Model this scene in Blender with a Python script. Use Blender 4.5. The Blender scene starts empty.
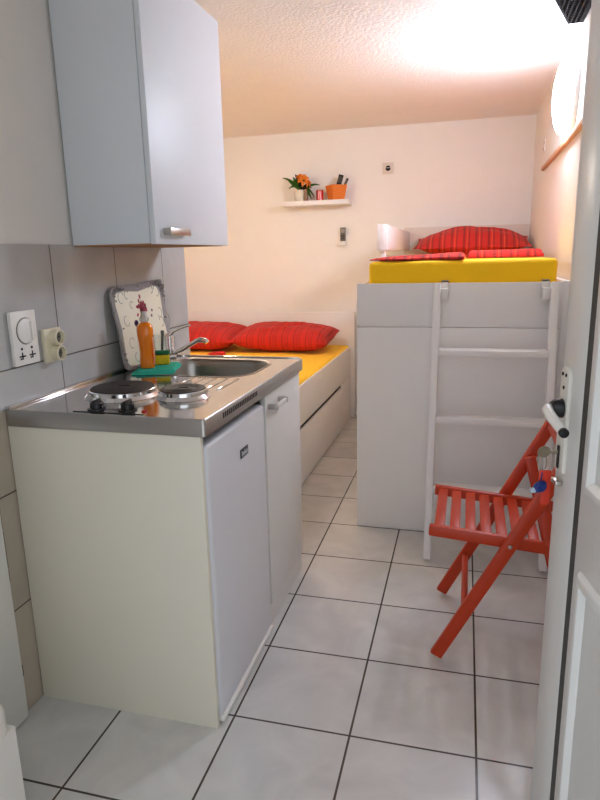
import bpy, bmesh, math, random
from math import pi, sin, cos, radians as R
from mathutils import Vector, Matrix, noise
random.seed(7)
sc = bpy.context.scene
COL = sc.collection

# ------------------------------------------------------------------ materials
def lin(h):
    if isinstance(h, tuple): return h
    h = h.lstrip('#'); v = [int(h[i:i+2], 16)/255 for i in (0, 2, 4)]
    return tuple(c/12.92 if c <= .04045 else ((c+.055)/1.055)**2.4 for c in v)

def new_mat(name):
    m = bpy.data.materials.new(name); m.use_nodes = True
    nt = m.node_tree; b = nt.nodes['Principled BSDF']
    return m, nt, b

def N(nt, t, **kw):
    n = nt.nodes.new(t)
    for k, v in kw.items(): setattr(n, k, v)
    return n

def mat(name, col, rough=.5, metal=0., var=.04, nscale=9., bump=0., bscale=80., spec=.5, coat=0., trans=0., ior=1.45, sheen=0.):
    m, nt, b = new_mat(name)
    c = lin(col)
    tc = N(nt, 'ShaderNodeTexCoord'); nz = N(nt, 'ShaderNodeTexNoise')
    nz.inputs['Scale'].default_value = nscale; nz.inputs['Detail'].default_value = 4
    nt.links.new(tc.outputs['Object'], nz.inputs['Vector'])
    mx = N(nt, 'ShaderNodeMix', data_type='RGBA')
    mx.inputs['A'].default_value = tuple(x*(1-var) for x in c)+(1,)
    mx.inputs['B'].default_value = tuple(min(1, x*(1+var)) for x in c)+(1,)
    nt.links.new(nz.outputs['Fac'], mx.inputs['Factor'])
    nt.links.new(mx.outputs['Result'], b.inputs['Base Color'])
    b.inputs['Roughness'].default_value = rough; b.inputs['Metallic'].default_value = metal
    b.inputs['Specular IOR Level'].default_value = spec; b.inputs['IOR'].default_value = ior
    b.inputs['Coat Weight'].default_value = coat; b.inputs['Transmission Weight'].default_value = trans
    b.inputs['Sheen Weight'].default_value = sheen
    if bump:
        n2 = N(nt, 'ShaderNodeTexNoise'); n2.inputs['Scale'].default_value = bscale; n2.inputs['Detail'].default_value = 3
        nt.links.new(tc.outputs['Object'], n2.inputs['Vector'])
        bp = N(nt, 'ShaderNodeBump'); bp.inputs['Strength'].default_value = bump; bp.inputs['Distance'].default_value = .01
        nt.links.new(n2.outputs['Fac'], bp.inputs['Height']); nt.links.new(bp.outputs['Normal'], b.inputs['Normal'])
    return m

def tile_mat(name, axes, off, bw, bh, c1, c2, mortar, msize, rough, mott, rot=0., mottle_scale=5.):
    m, nt, b = new_mat(name)
    tc = N(nt, 'ShaderNodeTexCoord'); sp = N(nt, 'ShaderNodeSeparateXYZ'); cb = N(nt, 'ShaderNodeCombineXYZ')
    nt.links.new(tc.outputs['Object'], sp.inputs[0])
    nt.links.new(sp.outputs[axes[0]], cb.inputs[0]); nt.links.new(sp.outputs[axes[1]], cb.inputs[1])
    mp = N(nt, 'ShaderNodeMapping', vector_type='TEXTURE')
    mp.inputs['Location'].default_value = (off[0], off[1], 0); mp.inputs['Rotation'].default_value = (0, 0, rot)
    nt.links.new(cb.outputs[0], mp.inputs['Vector'])
    sh = N(nt, 'ShaderNodeVectorMath', operation='ADD'); sh.inputs[1].default_value = (bw*20, bh*20, 0)
    nt.links.new(mp.outputs[0], sh.inputs[0])
    br = N(nt, 'ShaderNodeTexBrick'); br.offset = 0; br.squash = 1
    br.inputs['Scale'].default_value = 1; br.inputs['Brick Width'].default_value = bw; br.inputs['Row Height'].default_value = bh
    br.inputs['Mortar Size'].default_value = msize; br.inputs['Mortar Smooth'].default_value = .15; br.inputs['Bias'].default_value = 0
    br.inputs['Color1'].default_value = lin(c1)+(1,); br.inputs['Color2'].default_value = lin(c2)+(1,); br.inputs['Mortar'].default_value = lin(mortar)+(1,)
    nt.links.new(sh.outputs[0], br.inputs['Vector'])
    nz = N(nt, 'ShaderNodeTexNoise'); nz.inputs['Scale'].default_value = mottle_scale; nz.inputs['Detail'].default_value = 6; nz.inputs['Distortion'].default_value = 1.2
    nt.links.new(tc.outputs['Object'], nz.inputs['Vector'])
    rp = N(nt, 'ShaderNodeValToRGB'); rp.color_ramp.elements[0].position = .35; rp.color_ramp.elements[1].position = .68
    rp.color_ramp.elements[0].color = (mott, mott, mott*1.01, 1); rp.color_ramp.elements[1].color = (1, 1, 1, 1)
    nt.links.new(nz.outputs['Fac'], rp.inputs[0])
    mx = N(nt, 'ShaderNodeMix', data_type='RGBA', blend_type='MULTIPLY'); mx.inputs['Factor'].default_value = 1
    nt.links.new(br.outputs['Color'], mx.inputs['A']); nt.links.new(rp.outputs[0], mx.inputs['B'])
    nt.links.new(mx.outputs['Result'], b.inputs['Base Color'])
    b.inputs['Roughness'].default_value = rough
    bp = N(nt, 'ShaderNodeBump', invert=True); bp.inputs['Strength'].default_value = .6; bp.inputs['Distance'].default_value = .003
    nt.links.new(br.outputs['Fac'], bp.inputs['Height']); nt.links.new(bp.outputs['Normal'], b.inputs['Normal'])
    return m

def stripe_mat(name, axis, base, bands, scale, rough=.85):
    """fabric woven in parallel stripes along one object axis; bands = [(position, colour)]"""
    m, nt, b = new_mat(name)
    tc = N(nt, 'ShaderNodeTexCoord'); sp = N(nt, 'ShaderNodeSeparateXYZ'); nt.links.new(tc.outputs['Object'], sp.inputs[0])
    mu = N(nt, 'ShaderNodeMath', operation='MULTIPLY'); mu.inputs[1].default_value = scale; nt.links.new(sp.outputs[axis], mu.inputs[0])
    ad = N(nt, 'ShaderNodeMath', operation='ADD'); ad.inputs[1].default_value = 50.; nt.links.new(mu.outputs[0], ad.inputs[0])
    fr = N(nt, 'ShaderNodeMath', operation='FRACT'); nt.links.new(ad.outputs[0], fr.inputs[0])
    rp = N(nt, 'ShaderNodeValToRGB'); cr = rp.color_ramp; cr.interpolation = 'CONSTANT'
    cr.elements[0].position = 0; cr.elements[0].color = lin(base)+(1,)
    cr.elements[1].position = bands[0][0]; cr.elements[1].color = lin(bands[0][1])+(1,)
    for p, c in bands[1:]:
        e = cr.elements.new(p); e.color = lin(c)+(1,)
    nt.links.new(fr.outputs[0], rp.inputs[0]); nt.links.new(rp.outputs[0], b.inputs['Base Color'])
    b.inputs['Roughness'].default_value = rough; b.inputs['Sheen Weight'].default_value = .03
    nz = N(nt, 'ShaderNodeTexNoise'); nz.inputs['Scale'].default_value = 350; nt.links.new(tc.outputs['Object'], nz.inputs['Vector'])
    bp = N(nt, 'ShaderNodeBump'); bp.inputs['Strength'].default_value = .25; bp.inputs['Distance'].default_value = .004
    nt.links.new(nz.outputs['Fac'], bp.inputs['Height']); nt.links.new(bp.outputs['Normal'], b.inputs['Normal'])
    return m

def emit_mat(name, col, strength):
    m, nt, b = new_mat(name)
    b.inputs['Base Color'].default_value = (1, 1, 1, 1)
    b.inputs['Emission Color'].default_value = lin(col)+(1,); b.inputs['Emission Strength'].default_value = strength
    return m

def weave_mat(name, c1, c2, scale):
    m, nt, b = new_mat(name)
    tc = N(nt, 'ShaderNodeTexCoord'); ck = N(nt, 'ShaderNodeTexChecker'); ck.inputs['Scale'].default_value = scale
    ck.inputs['Color1'].default_value = lin(c1)+(1,); ck.inputs['Color2'].default_value = lin(c2)+(1,)
    nt.links.new(tc.outputs['Object'], ck.inputs['Vector']); nt.links.new(ck.outputs['Color'], b.inputs['Base Color'])
    bp = N(nt, 'ShaderNodeBump'); bp.inputs['Strength'].default_value = .5; bp.inputs['Distance'].default_value = .004
    nt.links.new(ck.outputs['Fac'], bp.inputs['Height']); nt.links.new(bp.outputs['Normal'], b.inputs['Normal'])
    b.inputs['Roughness'].default_value = .6
    return m

TS = .34284; TH = .006865
M = {}
M['floor'] = tile_mat('floor_tile', ('X', 'Y'), (.61265, .06121), TS, TS, '#d3d2cf', '#cccbc9', '#4a423c', .0034, .22, .85, TH)
M['walltile'] = tile_mat('grey_wall_tile', ('Y', 'Z'), (.272, -.01), .358, .345, '#b9bab8', '#b1b2b1', '#55504b', .0022, .28, .84, mottle_scale=3.5)
M['lowtile'] = tile_mat('beige_wall_tile', ('Y', 'Z'), (.272, -.01), .358, .345, '#b9ae9d', '#b1a695', '#4a4038', .0026, .35, .84, mottle_scale=3.5)
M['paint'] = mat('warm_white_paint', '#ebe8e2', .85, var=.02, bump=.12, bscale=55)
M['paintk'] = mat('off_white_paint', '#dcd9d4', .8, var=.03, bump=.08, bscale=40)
M['ceil'] = mat('rough_ceiling_paint', '#eeebe6', .9, var=.03, bump=.3, bscale=75)
M['melamine'] = mat('white_melamine', '#dfdbcb', .42, var=.015)
M['doorlam'] = mat('white_cabinet_door_laminate', '#dad9d4', .42, var=.015)
M['melamine_up'] = mat('white_melamine_wall_unit', '#d5dbe0', .42, var=.015)
M['bedwhite'] = mat('white_bed_laminate', '#e9e7e6', .45, var=.02)
M['bedhead'] = mat('darkened_bed_laminate', '#d8cdc3', .5, var=.02)  # laminate darkened in colour so the lamp brightens rail and headboard less
M['steeledge'] = mat('steel_front_edge', '#aeaba6', .36, 1., var=.03, nscale=20)
M['fridge'] = mat('fridge_enamel', '#d6d8dc', .3, var=.01)
M['fridgedark'] = mat('fridge_body_grey', '#b9c2ca', .5)
M['badge'] = mat('badge_dark', '#3a3c42', .35)
M['badgetxt'] = mat('badge_lettering', '#d8d8d8', .4)
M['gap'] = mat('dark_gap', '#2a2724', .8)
M['steel'] = mat('brushed_steel', '#cbc9c6', .11, 1., var=.04, nscale=30)
M['steelbowl'] = mat('satin_steel_bowl', '#a29e98', .3, 1., var=.05)
M['chrome'] = mat('chrome', '#d5d5d5', .12, 1., var=.01)
M['satin'] = mat('satin_nickel', '#b9b4ac', .3, 1.)
M['iron'] = mat('cast_iron', '#2e2a28', .55, .2, var=.1, bump=.05)
M['blackplastic'] = mat('black_plastic', '#141414', .35)
M['yellow'] = mat('yellow_sheet', '#ffca0c', .85, var=.03, bump=.05, bscale=25, sheen=.1)
red, dkred, orr = '#c01c10', '#8f130b', '#d55025'
M['redstripe'] = stripe_mat('red_striped_cotton', 'X', red, [(.30, dkred), (.40, red), (.52, '#b01a10'), (.72, red), (.80, dkred), (.86, red)], 11.)
M['redplaid'] = stripe_mat('red_cotton_with_orange_pinstripe', 'X', red, [(.28, dkred), (.46, red), (.60, orr), (.65, red), (.74, dkred), (.84, red)], 12.5)
M['redcloth'] = mat('red_cotton', '#bb1f16', .85, var=.12, nscale=30, bump=.1, bscale=60)
M['chair'] = mat('red_orange_painted_wood', '#b8360f', .38, var=.06, nscale=20)
M['doorpaint'] = mat('white_door_gloss', '#d3d2ce', .3, var=.015)
M['moulding'] = mat('white_door_moulding', '#d9d9d6', .35, var=.01)
M['seal'] = mat('dark_grey_door_groove', '#403e3b', .7)
M['whiteplastic'] = mat('white_plastic', '#e4e2dc', .35, var=.01)
M['cream'] = mat('cream_plastic', '#ddd6bb', .4, var=.01)
M['plate'] = mat('handle_plate_offwhite', '#d6d2c8', .35, var=.01)
M['greyplastic'] = mat('grey_plastic', '#6d6960', .5)
M['sockplate'] = mat('off_white_socket_plastic', '#d9d0c4', .4, var=.01)
M['display'] = mat('grey_lcd', '#9a9186', .3)
M['dark'] = mat('dark_hole', '#231d18', .8)
M['pottery'] = mat('white_pot', '#d9d5c8', .4)
M['potlabel'] = mat('brown_grey_pot_side', '#8a6a55', .5)
M['leaf'] = mat('green_leaf', '#3f7a26', .5, var=.25, nscale=40)
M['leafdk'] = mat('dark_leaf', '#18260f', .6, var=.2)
M['petal'] = mat('orange_petal', '#fba23a', .6, var=.15, nscale=50)
M['candle'] = mat('red_candle_glass', '#b81d0c', .25, var=.1, coat=.5)
M['basket'] = weave_mat('orange_woven_basket', '#ea8226', '#d96f18', 150)
M['handset'] = mat('black_handset', '#1c1b1a', .4)
M['traycream'] = mat('tray_cream', '#e6dfc8', .5, var=.03)
M['trayedge'] = mat('tray_silver_grey_fringe', '#a09a98', .9, var=.25, nscale=120, bump=.9, bscale=160)
M['flowerred'] = mat('printed_flower_red', '#a8344a', .6)
M['flowerpurple'] = mat('printed_flower_purple', '#4d2350', .6)
M['scroll'] = mat('printed_scroll_grey', '#8c8a80', .6)
M['scrollgreen'] = mat('printed_leaf_teal', '#8fb0a2', .6)
M['soap'] = mat('orange_dish_soap', '#ff8a10', .1, trans=.15, var=.04, coat=.5)
M['clearcap'] = mat('clear_cap', '#d8d5d0', .15, trans=.6)
M['glass'] = mat('clear_glass', '#f4f8f6', .03, trans=1., var=0)
M['soaplabel'] = mat('bottle_label', '#efb48a', .3)
M['teal'] = mat('teal_cloth', '#1fa88f', .9, var=.12, nscale=60, bump=.4, bscale=300)
M['tealdk'] = mat('green_scouring_pad', '#0f6b45', .95, var=.25, nscale=200, bump=.5, bscale=400)
M['sponge'] = mat('yellow_sponge', '#f4d22c', .95, var=.2, nscale=180, bump=.8, bscale=300)
M['lampbase'] = mat('lamp_base_white', '#e8e8e6', .4)
M['lampglow'] = emit_mat('lamp_diffuser_glow', '#dfe9ff', 37.)
M['warmglow'] = emit_mat('warm_globe_glow', '#ffefdc', 50.)
M['batten'] = mat('brown_wood_batten', '#cf9f78', .6, var=.2, nscale=25)
M['rawboard'] = mat('raw_brown_board', '#a5754c', .7, var=.1)
M['grille'] = mat('dark_brown_mesh', '#1d1713', .95, var=.2, spec=.1)
M['keymetal'] = mat('key_metal', '#a59b86', .3, 1.)
M['tag'] = mat('red_key_tag', '#c23018', .4, var=.08)
M['bluecharm'] = mat('blue_charm', '#142a6b', .25)
M['whitechip'] = mat('pale_charm', '#a9bccb', .3)
M['darkedge'] = mat('rough_dark_gap', '#3c3328', .9, var=.4, nscale=60)
M['concrete'] = mat('outside_paving', '#a9a49c', .85, var=.1)

# ------------------------------------------------------------------ mesh builder
class MB:
    def __init__(s): s.bm = bmesh.new()
    def _xf(s, vs, M4):
        if M4 is not None: bmesh.ops.transform(s.bm, matrix=M4, verts=vs)
    def box(s, x0, x1, y0, y1, z0, z1, bev=0., seg=2, M4=None):
        r = bmesh.ops.create_cube(s.bm, size=1)
        vs = r['verts']
        bmesh.ops.scale(s.bm, vec=(x1-x0, y1-y0, z1-z0), verts=vs)
        bmesh.ops.translate(s.bm, vec=((x0+x1)/2, (y0+y1)/2, (z0+z1)/2), verts=vs)
        s._xf(vs, M4)
        if bev:
            es = list({e for v in vs for e in v.link_edges})
            bmesh.ops.bevel(s.bm, geom=es, offset=bev, segments=seg, profile=.5, affect='EDGES', clamp_overlap=True)
        return s
    def bar(s, a, b, w, t, up=(0, 1, 0), bev=0., ext=0., seg=2):
        """rectangular bar from a to b: w wide, t thick along 'up'"""
        a, b = Vector(a), Vector(b); d = (b-a).normalized(); a = a-d*ext; b = b+d*ext
        u = Vector(up); u = (u-d*u.dot(d)).normalized(); v = d.cross(u)
        m = Matrix((v, d, u)).transposed().to_4x4(); m.translation = (a+b)/2
        L = (b-a).length
        return s.box(-w/2, w/2, -L/2, L/2, -t/2, t/2, bev, seg, m)
    def lathe(s, prof, c=(0, 0, 0), axis=(0, 0, 1), n=28, cap=True, sx=1., sy=1.):
        ax = Vector(axis).normalized(); q = Vector((0, 0, 1)).rotation_difference(ax).to_matrix().to_4x4(); q.translation = Vector(c)
        rings = []
        for r, z in prof:
            if r < 1e-6: rings.append([s.bm.verts.new(q @ Vector((0, 0, z)))])
            else: rings.append([s.bm.verts.new(q @ Vector((r*sx*cos(2*pi*i/n), r*sy*sin(2*pi*i/n), z))) for i in range(n)])
        for a, b in zip(rings, rings[1:]):
            for i in range(n):
                j = (i+1) % n
                if len(a) == 1 and len(b) == 1: continue
                f = [a[0], b[j], b[i]] if len(a) == 1 else [a[i], a[j], b[0]] if len(b) == 1 else [a[i], a[j], b[j], b[i]]
                s.bm.faces.new(f)
        if cap:
            if len(rings[0]) > 1: s.bm.faces.new(list(reversed(rings[0])))
            if len(rings[-1]) > 1: s.bm.faces.new(rings[-1])
        return s
    def cyl(s, a, b, r, n=20, bev=0.):
        a, b = Vector(a), Vector(b); L = (b-a).length
        pr = [(r, 0), (r, L)] if not bev else [(r-bev, 0), (r-.3*bev, .3*bev), (r, bev), (r, L-bev), (r-.3*bev, L-.3*bev), (r-bev, L)]
        return s.lathe(pr, a, b-a, n)
    def tube(s, pts, r, n=10, closed=False):
        pts = [Vector(p) for p in pts]; rings = []; u = None; L = len(pts)
        for i, p in enumerate(pts):
            if closed: d = (pts[(i+1) % L]-pts[i-1]).normalized()
            else: d = (pts[min(i+1, L-1)]-pts[max(i-1, 0)]).normalized()
            if u is None: u = d.orthogonal().normalized()
            u = (u-d*u.dot(d)).normalized(); v = d.cross(u)
            rr = r[i] if isinstance(r, (list, tuple)) else r
            rings.append([s.bm.verts.new(p+u*rr*cos(2*pi*k/n)+v*rr*sin(2*pi*k/n)) for k in range(n)])
        prs = list(zip(rings, rings[1:]))
        if closed: prs.append((rings[-1], rings[0]))
        for a, b in prs:
            for k in range(n):
                j = (k+1) % n; s.bm.faces.new([a[k], a[j], b[j], b[k]])
        if not closed: s.bm.faces.new(list(reversed(rings[0]))); s.bm.faces.new(rings[-1])
        return s
    def prism(s, outline, M4, t, bev=0.):
        """closed 2-D outline in the local xy plane extruded by t along local z, placed by M4"""
        bot = [s.bm.verts.new(M4 @ Vector((x, y, 0))) for x, y in outline]
        f = s.bm.faces.new(bot)
        r = bmesh.ops.extrude_face_region(s.bm, geom=[f])
        vs = [g for g in r['geom'] if isinstance(g, bmesh.types.BMVert)]
        d = (M4.to_3x3() @ Vector((0, 0, 1))).normalized()*t
        bmesh.ops.translate(s.bm, vec=d, verts=vs)
        if bev:
            tops = [g for g in r['geom'] if isinstance(g, bmesh.types.BMFace)]
            es = list({e for t_ in tops for e in t_.edges})
            bmesh.ops.bevel(s.bm, geom=es, offset=bev, segments=2, profile=.5, affect='EDGES', clamp_overlap=True)
        return s
    def grid(s, fn, nu, nv, closed_u=False):
        g = [[s.bm.verts.new(fn(i/(nu if closed_u else nu-1), j/(nv-1))) for j in range(nv)] for i in range(nu)]
        for i in range(nu if closed_u else nu-1):
            for j in range(nv-1):
                a = (i+1) % nu
                s.bm.faces.new([g[i][j], g[a][j], g[a][j+1], g[i][j+1]])
        return s

RM = {}
def setp(o, label=None, cat=None, group=None, kind=None):
    if label: o['label'] = label
    if cat: o['category'] = cat
    if group: o['group'] = group
    if kind: o['kind'] = kind
    return o

def thing(name, label, cat, loc, rotz=0., group=None):
    o = bpy.data.objects.new(name, None); COL.objects.link(o); o.empty_display_size = .05
    o.location = loc; o.rotation_euler = (0, 0, rotz)
    RM[o] = Matrix.Translation(loc) @ Matrix.Rotation(rotz, 4, 'Z')
    return setp(o, label, cat, group)

def part(name, mb, m, parent=None, local=False, label=None, loc=None, angle=35, kind=None):
    """one mesh object; vertices are in world space unless local"""
    bm = mb.bm; bmesh.ops.recalc_face_normals(bm, faces=bm.faces)
    M0 = Matrix()
    if parent is not None: M0 = RM[parent]
    elif loc is not None: M0 = Matrix.Translation(loc)
    if not local: bmesh.ops.transform(bm, matrix=M0.inverted(), verts=bm.verts)
    me = bpy.data.meshes.new(name); bm.to_mesh(me); bm.free()
    for p in me.polygons: p.use_smooth = True
    me.set_sharp_from_angle(angle=R(angle))
    me.materials.append(m)
    o = bpy.data.objects.new(name, me); COL.objects.link(o)
    if parent is not None: o.parent = parent
    elif loc is not None: o.location = loc
    RM[o] = M0
    if label: o['label'] = label
    if kind: o['kind'] = kind
    return o

def solo(name, mb, m, label, cat, loc, group=None, angle=35):
    return setp(part(name, mb, m, None, loc=loc, angle=angle), label, cat, group)

def struct(name, mb, m, parent=None):
    o = part(name, mb, m, parent)
    if parent is None: o['kind'] = 'structure'
    return o

def copy_tree(o, loc, label=None):
    r = o.copy(); COL.objects.link(r); r.location = loc
    if label: r['label'] = label
    for ch in list(o.children):
        c = ch.copy(); COL.objects.link(c); c.parent = r
        for g in list(ch.children):
            d = g.copy(); COL.objects.link(d); d.parent = c
    return r

def text_mb(body, size, M4, ext=.0004):
    cu = bpy.data.curves.new('lettering', 'FONT'); cu.body = body; cu.size = size; cu.extrude = ext
    cu.align_x = 'CENTER'; cu.align_y = 'CENTER'; cu.resolution_u = 3
    ob = bpy.data.objects.new('lettering', cu); COL.objects.link(ob)
    dg = bpy.context.evaluated_depsgraph_get(); dg.update()
    me = bpy.data.meshes.new_from_object(ob.evaluated_get(dg))
    mb = MB(); mb.bm.from_mesh(me); bmesh.ops.transform(mb.bm, matrix=M4, verts=mb.bm.verts)
    bpy.data.objects.remove(ob); bpy.data.curves.remove(cu); bpy.data.meshes.remove(me)
    return mb

def frame(origin, x, y):
    x = Vector(x).normalized(); y = Vector(y).normalized(); z = x.cross(y)
    m = Matrix((x, y, z)).transposed().to_4x4(); m.translation = Vector(origin); return m

# ------------------------------------------------------------------ camera
F, PIT, YAW, ROL = 617.616, R(13.1723), R(15.3559), R(-1.28828)
CP = Vector((1.2323, -1.3897, 1.3177))
fw = Vector((-sin(YAW)*cos(PIT), cos(YAW)*cos(PIT), -sin(PIT)))
rr = Vector((cos(YAW), sin(YAW), 0)); uu = rr.cross(fw)
r2 = rr*cos(ROL)+uu*sin(ROL); u2 = uu*cos(ROL)-rr*sin(ROL)
cam = bpy.data.cameras.new('camera'); co = bpy.data.objects.new('camera', cam); COL.objects.link(co)
mw = Matrix((r2, u2, -fw)).transposed().to_4x4(); mw.translation = CP; co.matrix_world = mw
cam.sensor_fit = 'VERTICAL'; cam.sensor_height = 24; cam.lens = F/800*24; cam.clip_start = .02
sc.camera = co

# ------------------------------------------------------------------ room shell
XR, YB, H, XA, YF, TE = 1.645, 3.6, 2.25, -1.32, -1.10, 1.206
struct('floor', MB().box(XA-.1, XR+.1, -2.6, YB+.1, -.08, 0), M['floor'])
struct('ceiling', MB().box(XA-.1, XR+.1, YF-.1, YB+.1, H, H+.08), M['ceil'])
struct('wall_back', MB().box(XA-.1, XR+.1, YB, YB+.1, 0, H), M['paint'])
struct('wall_right', MB().box(XR, XR+.1, YF, YB, 0, H), M['paint'])
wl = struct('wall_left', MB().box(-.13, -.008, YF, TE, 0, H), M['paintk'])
struct('tile_cladding', MB().box(-.008, 0, YF, TE, .9155, 1.366, .0012, 1), M['walltile'], wl)
struct('lower_tile_cladding', MB().box(-.008, 0, YF, TE, 0, .915, .0012, 1), M['lowtile'], wl)
struct('wall_alcove_left', MB().box(XA-.1, XA, 1.0, YB, 0, H), M['paint'])
struct('wall_alcove_front', MB().box(XA, -.13, 1.0, 1.1, 0, H), M['paint'])
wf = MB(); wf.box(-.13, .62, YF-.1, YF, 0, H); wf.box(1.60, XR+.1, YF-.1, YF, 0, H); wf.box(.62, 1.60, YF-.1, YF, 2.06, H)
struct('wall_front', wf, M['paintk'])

# ------------------------------------------------------------------ floor-standing white board and box by the left wall
bd = thing('wall_board', 'tall pale board with chipped dark edge flat against the tiled wall at left edge', 'board', (.012, -.5, 0))
part('panel', MB().box(.001, .02, -1.0, -.088, .006, .92, .003), M['doorlam'], bd)
gm = MB()
z = .01
while z < .9:
    h = random.uniform(.03, .16); gm.box(.0005, .012, -.0875, -.0805+random.uniform(0, .004), z, min(.915, z+h), .001); z += h+random.choice((.004, .02, .05))
part('edge_gap', gm, M['darkedge'], bd, label='uneven broken dark strip along the board edge')  # dark pieces of random height with breaks along the board
bn = thing('waste_bin', 'white rounded box cut off by the bottom left corner, beside the pale board', 'bin', (.14, -.56, 0))
part('body', MB().box(.03, .252, -.74, -.385, 0, .268), M['whiteplastic'], bn)
lidm = MB().box(.03, .252, -.74, -.385, .2682, .352, .0, 4)
bmesh.ops.bevel(lidm.bm, geom=[e for e in lidm.bm.edges if max(v.co.z for v in e.verts) > .35], offset=.04, segments=5, profile=.5, affect='EDGES')
part('lid', lidm, M['whiteplastic'], bn)

# ------------------------------------------------------------------ kitchenette: cabinet, fridge, worktop
KD, KW, KZ = .585, .955, .873
kc = thing('kitchen_base_cabinet', 'white kitchen base cabinet carrying the steel worktop, bar handle on its narrow door', 'cabinet', (.3, .5, 0))
part('side_panel', MB().box(.003, KD, .0, .016, .0, KZ-.001, .0012), M['melamine'], kc)
bb = MB(); bb.box(.003, KD-.045, .498, .514, .0, KZ-.001); bb.box(.003, KD-.02, KW-.016, KW, .0, KZ-.001); bb.box(.003, KD-.02, .514, KW-.016, .085, .101)
bb.box(.003, .02, .514, KW-.016, .1, KZ-.001)
part('carcass', bb, M['melamine'], kc)
part('plinth', MB().box(KD-.022, KD-.006, .498, KW, 0, .082), M['doorlam'], kc)
dr = part('door', MB().box(KD-.018, KD+.002, .522, KW, .088, .866, .0016), M['doorlam'], kc)
hb = MB(); hb.box(KD+.024, KD+.036, .545, .675, .812, .826, .002)
part('handle', hb, M['whiteplastic'], dr, label='white bar handle with dark end posts')
for y in (.545, .661): part('handle_post', MB().box(KD+.002, KD+.037, y, y+.014, .810, .828, .002), M['satin'], dr)

fr = thing('refrigerator', 'small white under-counter fridge with a dark brand badge, left of the cabinet door', 'fridge', (.3, .26, 0))
part('body', MB().box(.05, .535, .022, .492, .02, .832, .006), M['fridgedark'], fr)
part('foot_strip', MB().box(.10, .560, .024, .490, 0, .022, .002), M['greyplastic'], fr)
fd = part('door', MB().box(.538, .592, .02, .494, .024, .842, .012, 4), M['fridge'], fr)
part('gasket', MB().box(.533, .540, .026, .488, .03, .834), M['greyplastic'], fd)
part('bottom_trim', MB().box(.570, .598, .02, .494, .008, .024, .004), M['whiteplastic'], fd)
bg = part('badge', MB().box(.5915, .5945, .255, .319, .729, .757, .001), M['badge'], fd, label='dark rectangular badge with light lettering')
part('lettering', text_mb('beko', .026, frame((.5947, .287, .743), (0, 1, 0), (0, 0, 1)), .0005), M['badgetxt'], bg)

# worktop with a pressed sink
WZ, WT = .92, .046
wt = thing('steel_worktop', 'grey stainless steel kitchen worktop with sink and drainer, running over fridge and cabinet', 'worktop', (.3, .5, KZ))
def rrect(x0, x1, y0, y1, r, n=8):
    pts = []
    for cx, cy, a0 in ((x1-r, y1-r, 0), (x0+r, y1-r, 90), (x0+r, y0+r, 180), (x1-r, y0+r, 270)):
        for k in range(n+1):
            a = R(a0+90*k/n); pts.append((cx+r*cos(a), cy+r*sin(a)))
    return pts
def top_with_hole(outer, hole, z):
    mb = MB(); bm = mb.bm; es = []
    for loop in (outer, hole):
        vs = [bm.verts.new((x, y, z)) for x, y in loop]
        for i in range(len(vs)): es.append(bm.edges.new((vs[i], vs[(i+1) % len(vs)])))
    bmesh.ops.triangle_fill(bm, use_beauty=True, edges=es, normal=(0, 0, 1))
    return mb
SX0, SX1, SY0, SY1, SR = .10, .515, .535, .885, .10
hole = rrect(SX0, SX1, SY0, SY1, SR)
OX0, OX1, OY0, OY1 = .001, .602, -.004, .962
def sidewalls(mb, loops):
    bm = mb.bm; rings = [[bm.verts.new(p) for p in L] for L in loops]
    for a, b in zip(rings, rings[1:]):
        n = len(a)
        for i in range(n): bm.faces.new([a[i], a[(i+1) % n], b[(i+1) % n], b[i]])
    return rings
ww = top_with_hole(rrect(OX0+.004, OX1-.004, OY0+.004, OY1-.004, .008, 4), hole, WZ-.0)
o1 = rrect(OX0+.004, OX1-.004, OY0+.004, OY1-.004, .008, 4); o2 = rrect(OX0, OX1, OY0, OY1, .01, 4); o3 = rrect(OX0+.002, OX1-.002, OY0+.002, OY1-.002, .01, 4)
eg = MB()
sidewalls(eg, [[(x, y, WZ) for x, y in o1], [(x, y, WZ-.004) for x, y in o2], [(x, y, WZ-WT) for x, y in o2], [(x, y, WZ-WT) for x, y in rrect(OX0+.02, OX1-.02, OY0+.02, OY1-.02, .01, 4)]])
bmesh.ops.remove_doubles(ww.bm, verts=ww.bm.verts, dist=.0004)
bmesh.ops.remove_doubles(eg.bm, verts=eg.bm.verts, dist=.0004)
part('top', ww, M['steel'], wt, angle=50)
part('front_edge', eg, M['steeledge'], wt, angle=50)
bw = MB(); loops = []
for ins, z in ((-.006, .0015), (.0, .0015), (.006, -.006), (.012, -.03), (.022, -.10), (.04, -.128), (.07, -.138)):
    loops.append([(x, y, WZ+z) for x, y in rrect(SX0+ins, SX1-ins, SY0+ins, SY1-ins, max(.03, SR-ins))])
rg = sidewalls(bw, loops); bw.bm.faces.new(rg[-1])
sb = part('sink_bowl', bw, M['steelbowl'], wt, angle=60)
ov = MB()
for y in (.735, .757): ov.box(.4955, .5005, y, y+.011, WZ-.05, WZ-.022, .002)
part('overflow_slot', ov, M['dark'], sb)
dn = MB().lathe([(.0, .003), (.03, .003), (.036, .0)], ((SX0+SX1)/2, (SY0+SY1)/2, WZ-.138)); part('drain', dn, M['chrome'], sb)
for i in range(5):
    x = .335+.04*i
    part('drainer_rib', MB().bar((x, .335 if x > .37 else .40, WZ+.0005), (x, .515, WZ+.0005), .012, .004, (0, 0, 1), .0018), M['steel'], wt)
part('rear_upstand', MB().box(.001, .02, OY0+.004, OY1-.004, WZ-.001, WZ+.008, .002), M['steel'], wt)
part('end_lip', MB().box(.03, .59, .944, .958, WZ-.001, WZ+.004, .0015), M['steel'], wt)
vt = MB()
for i in range(20): vt.box(.6015, .6028, .115+.0145*i, .115+.0145*i+.008, .893, .908)
part('vent_slot', vt, M['dark'], wt)
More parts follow.
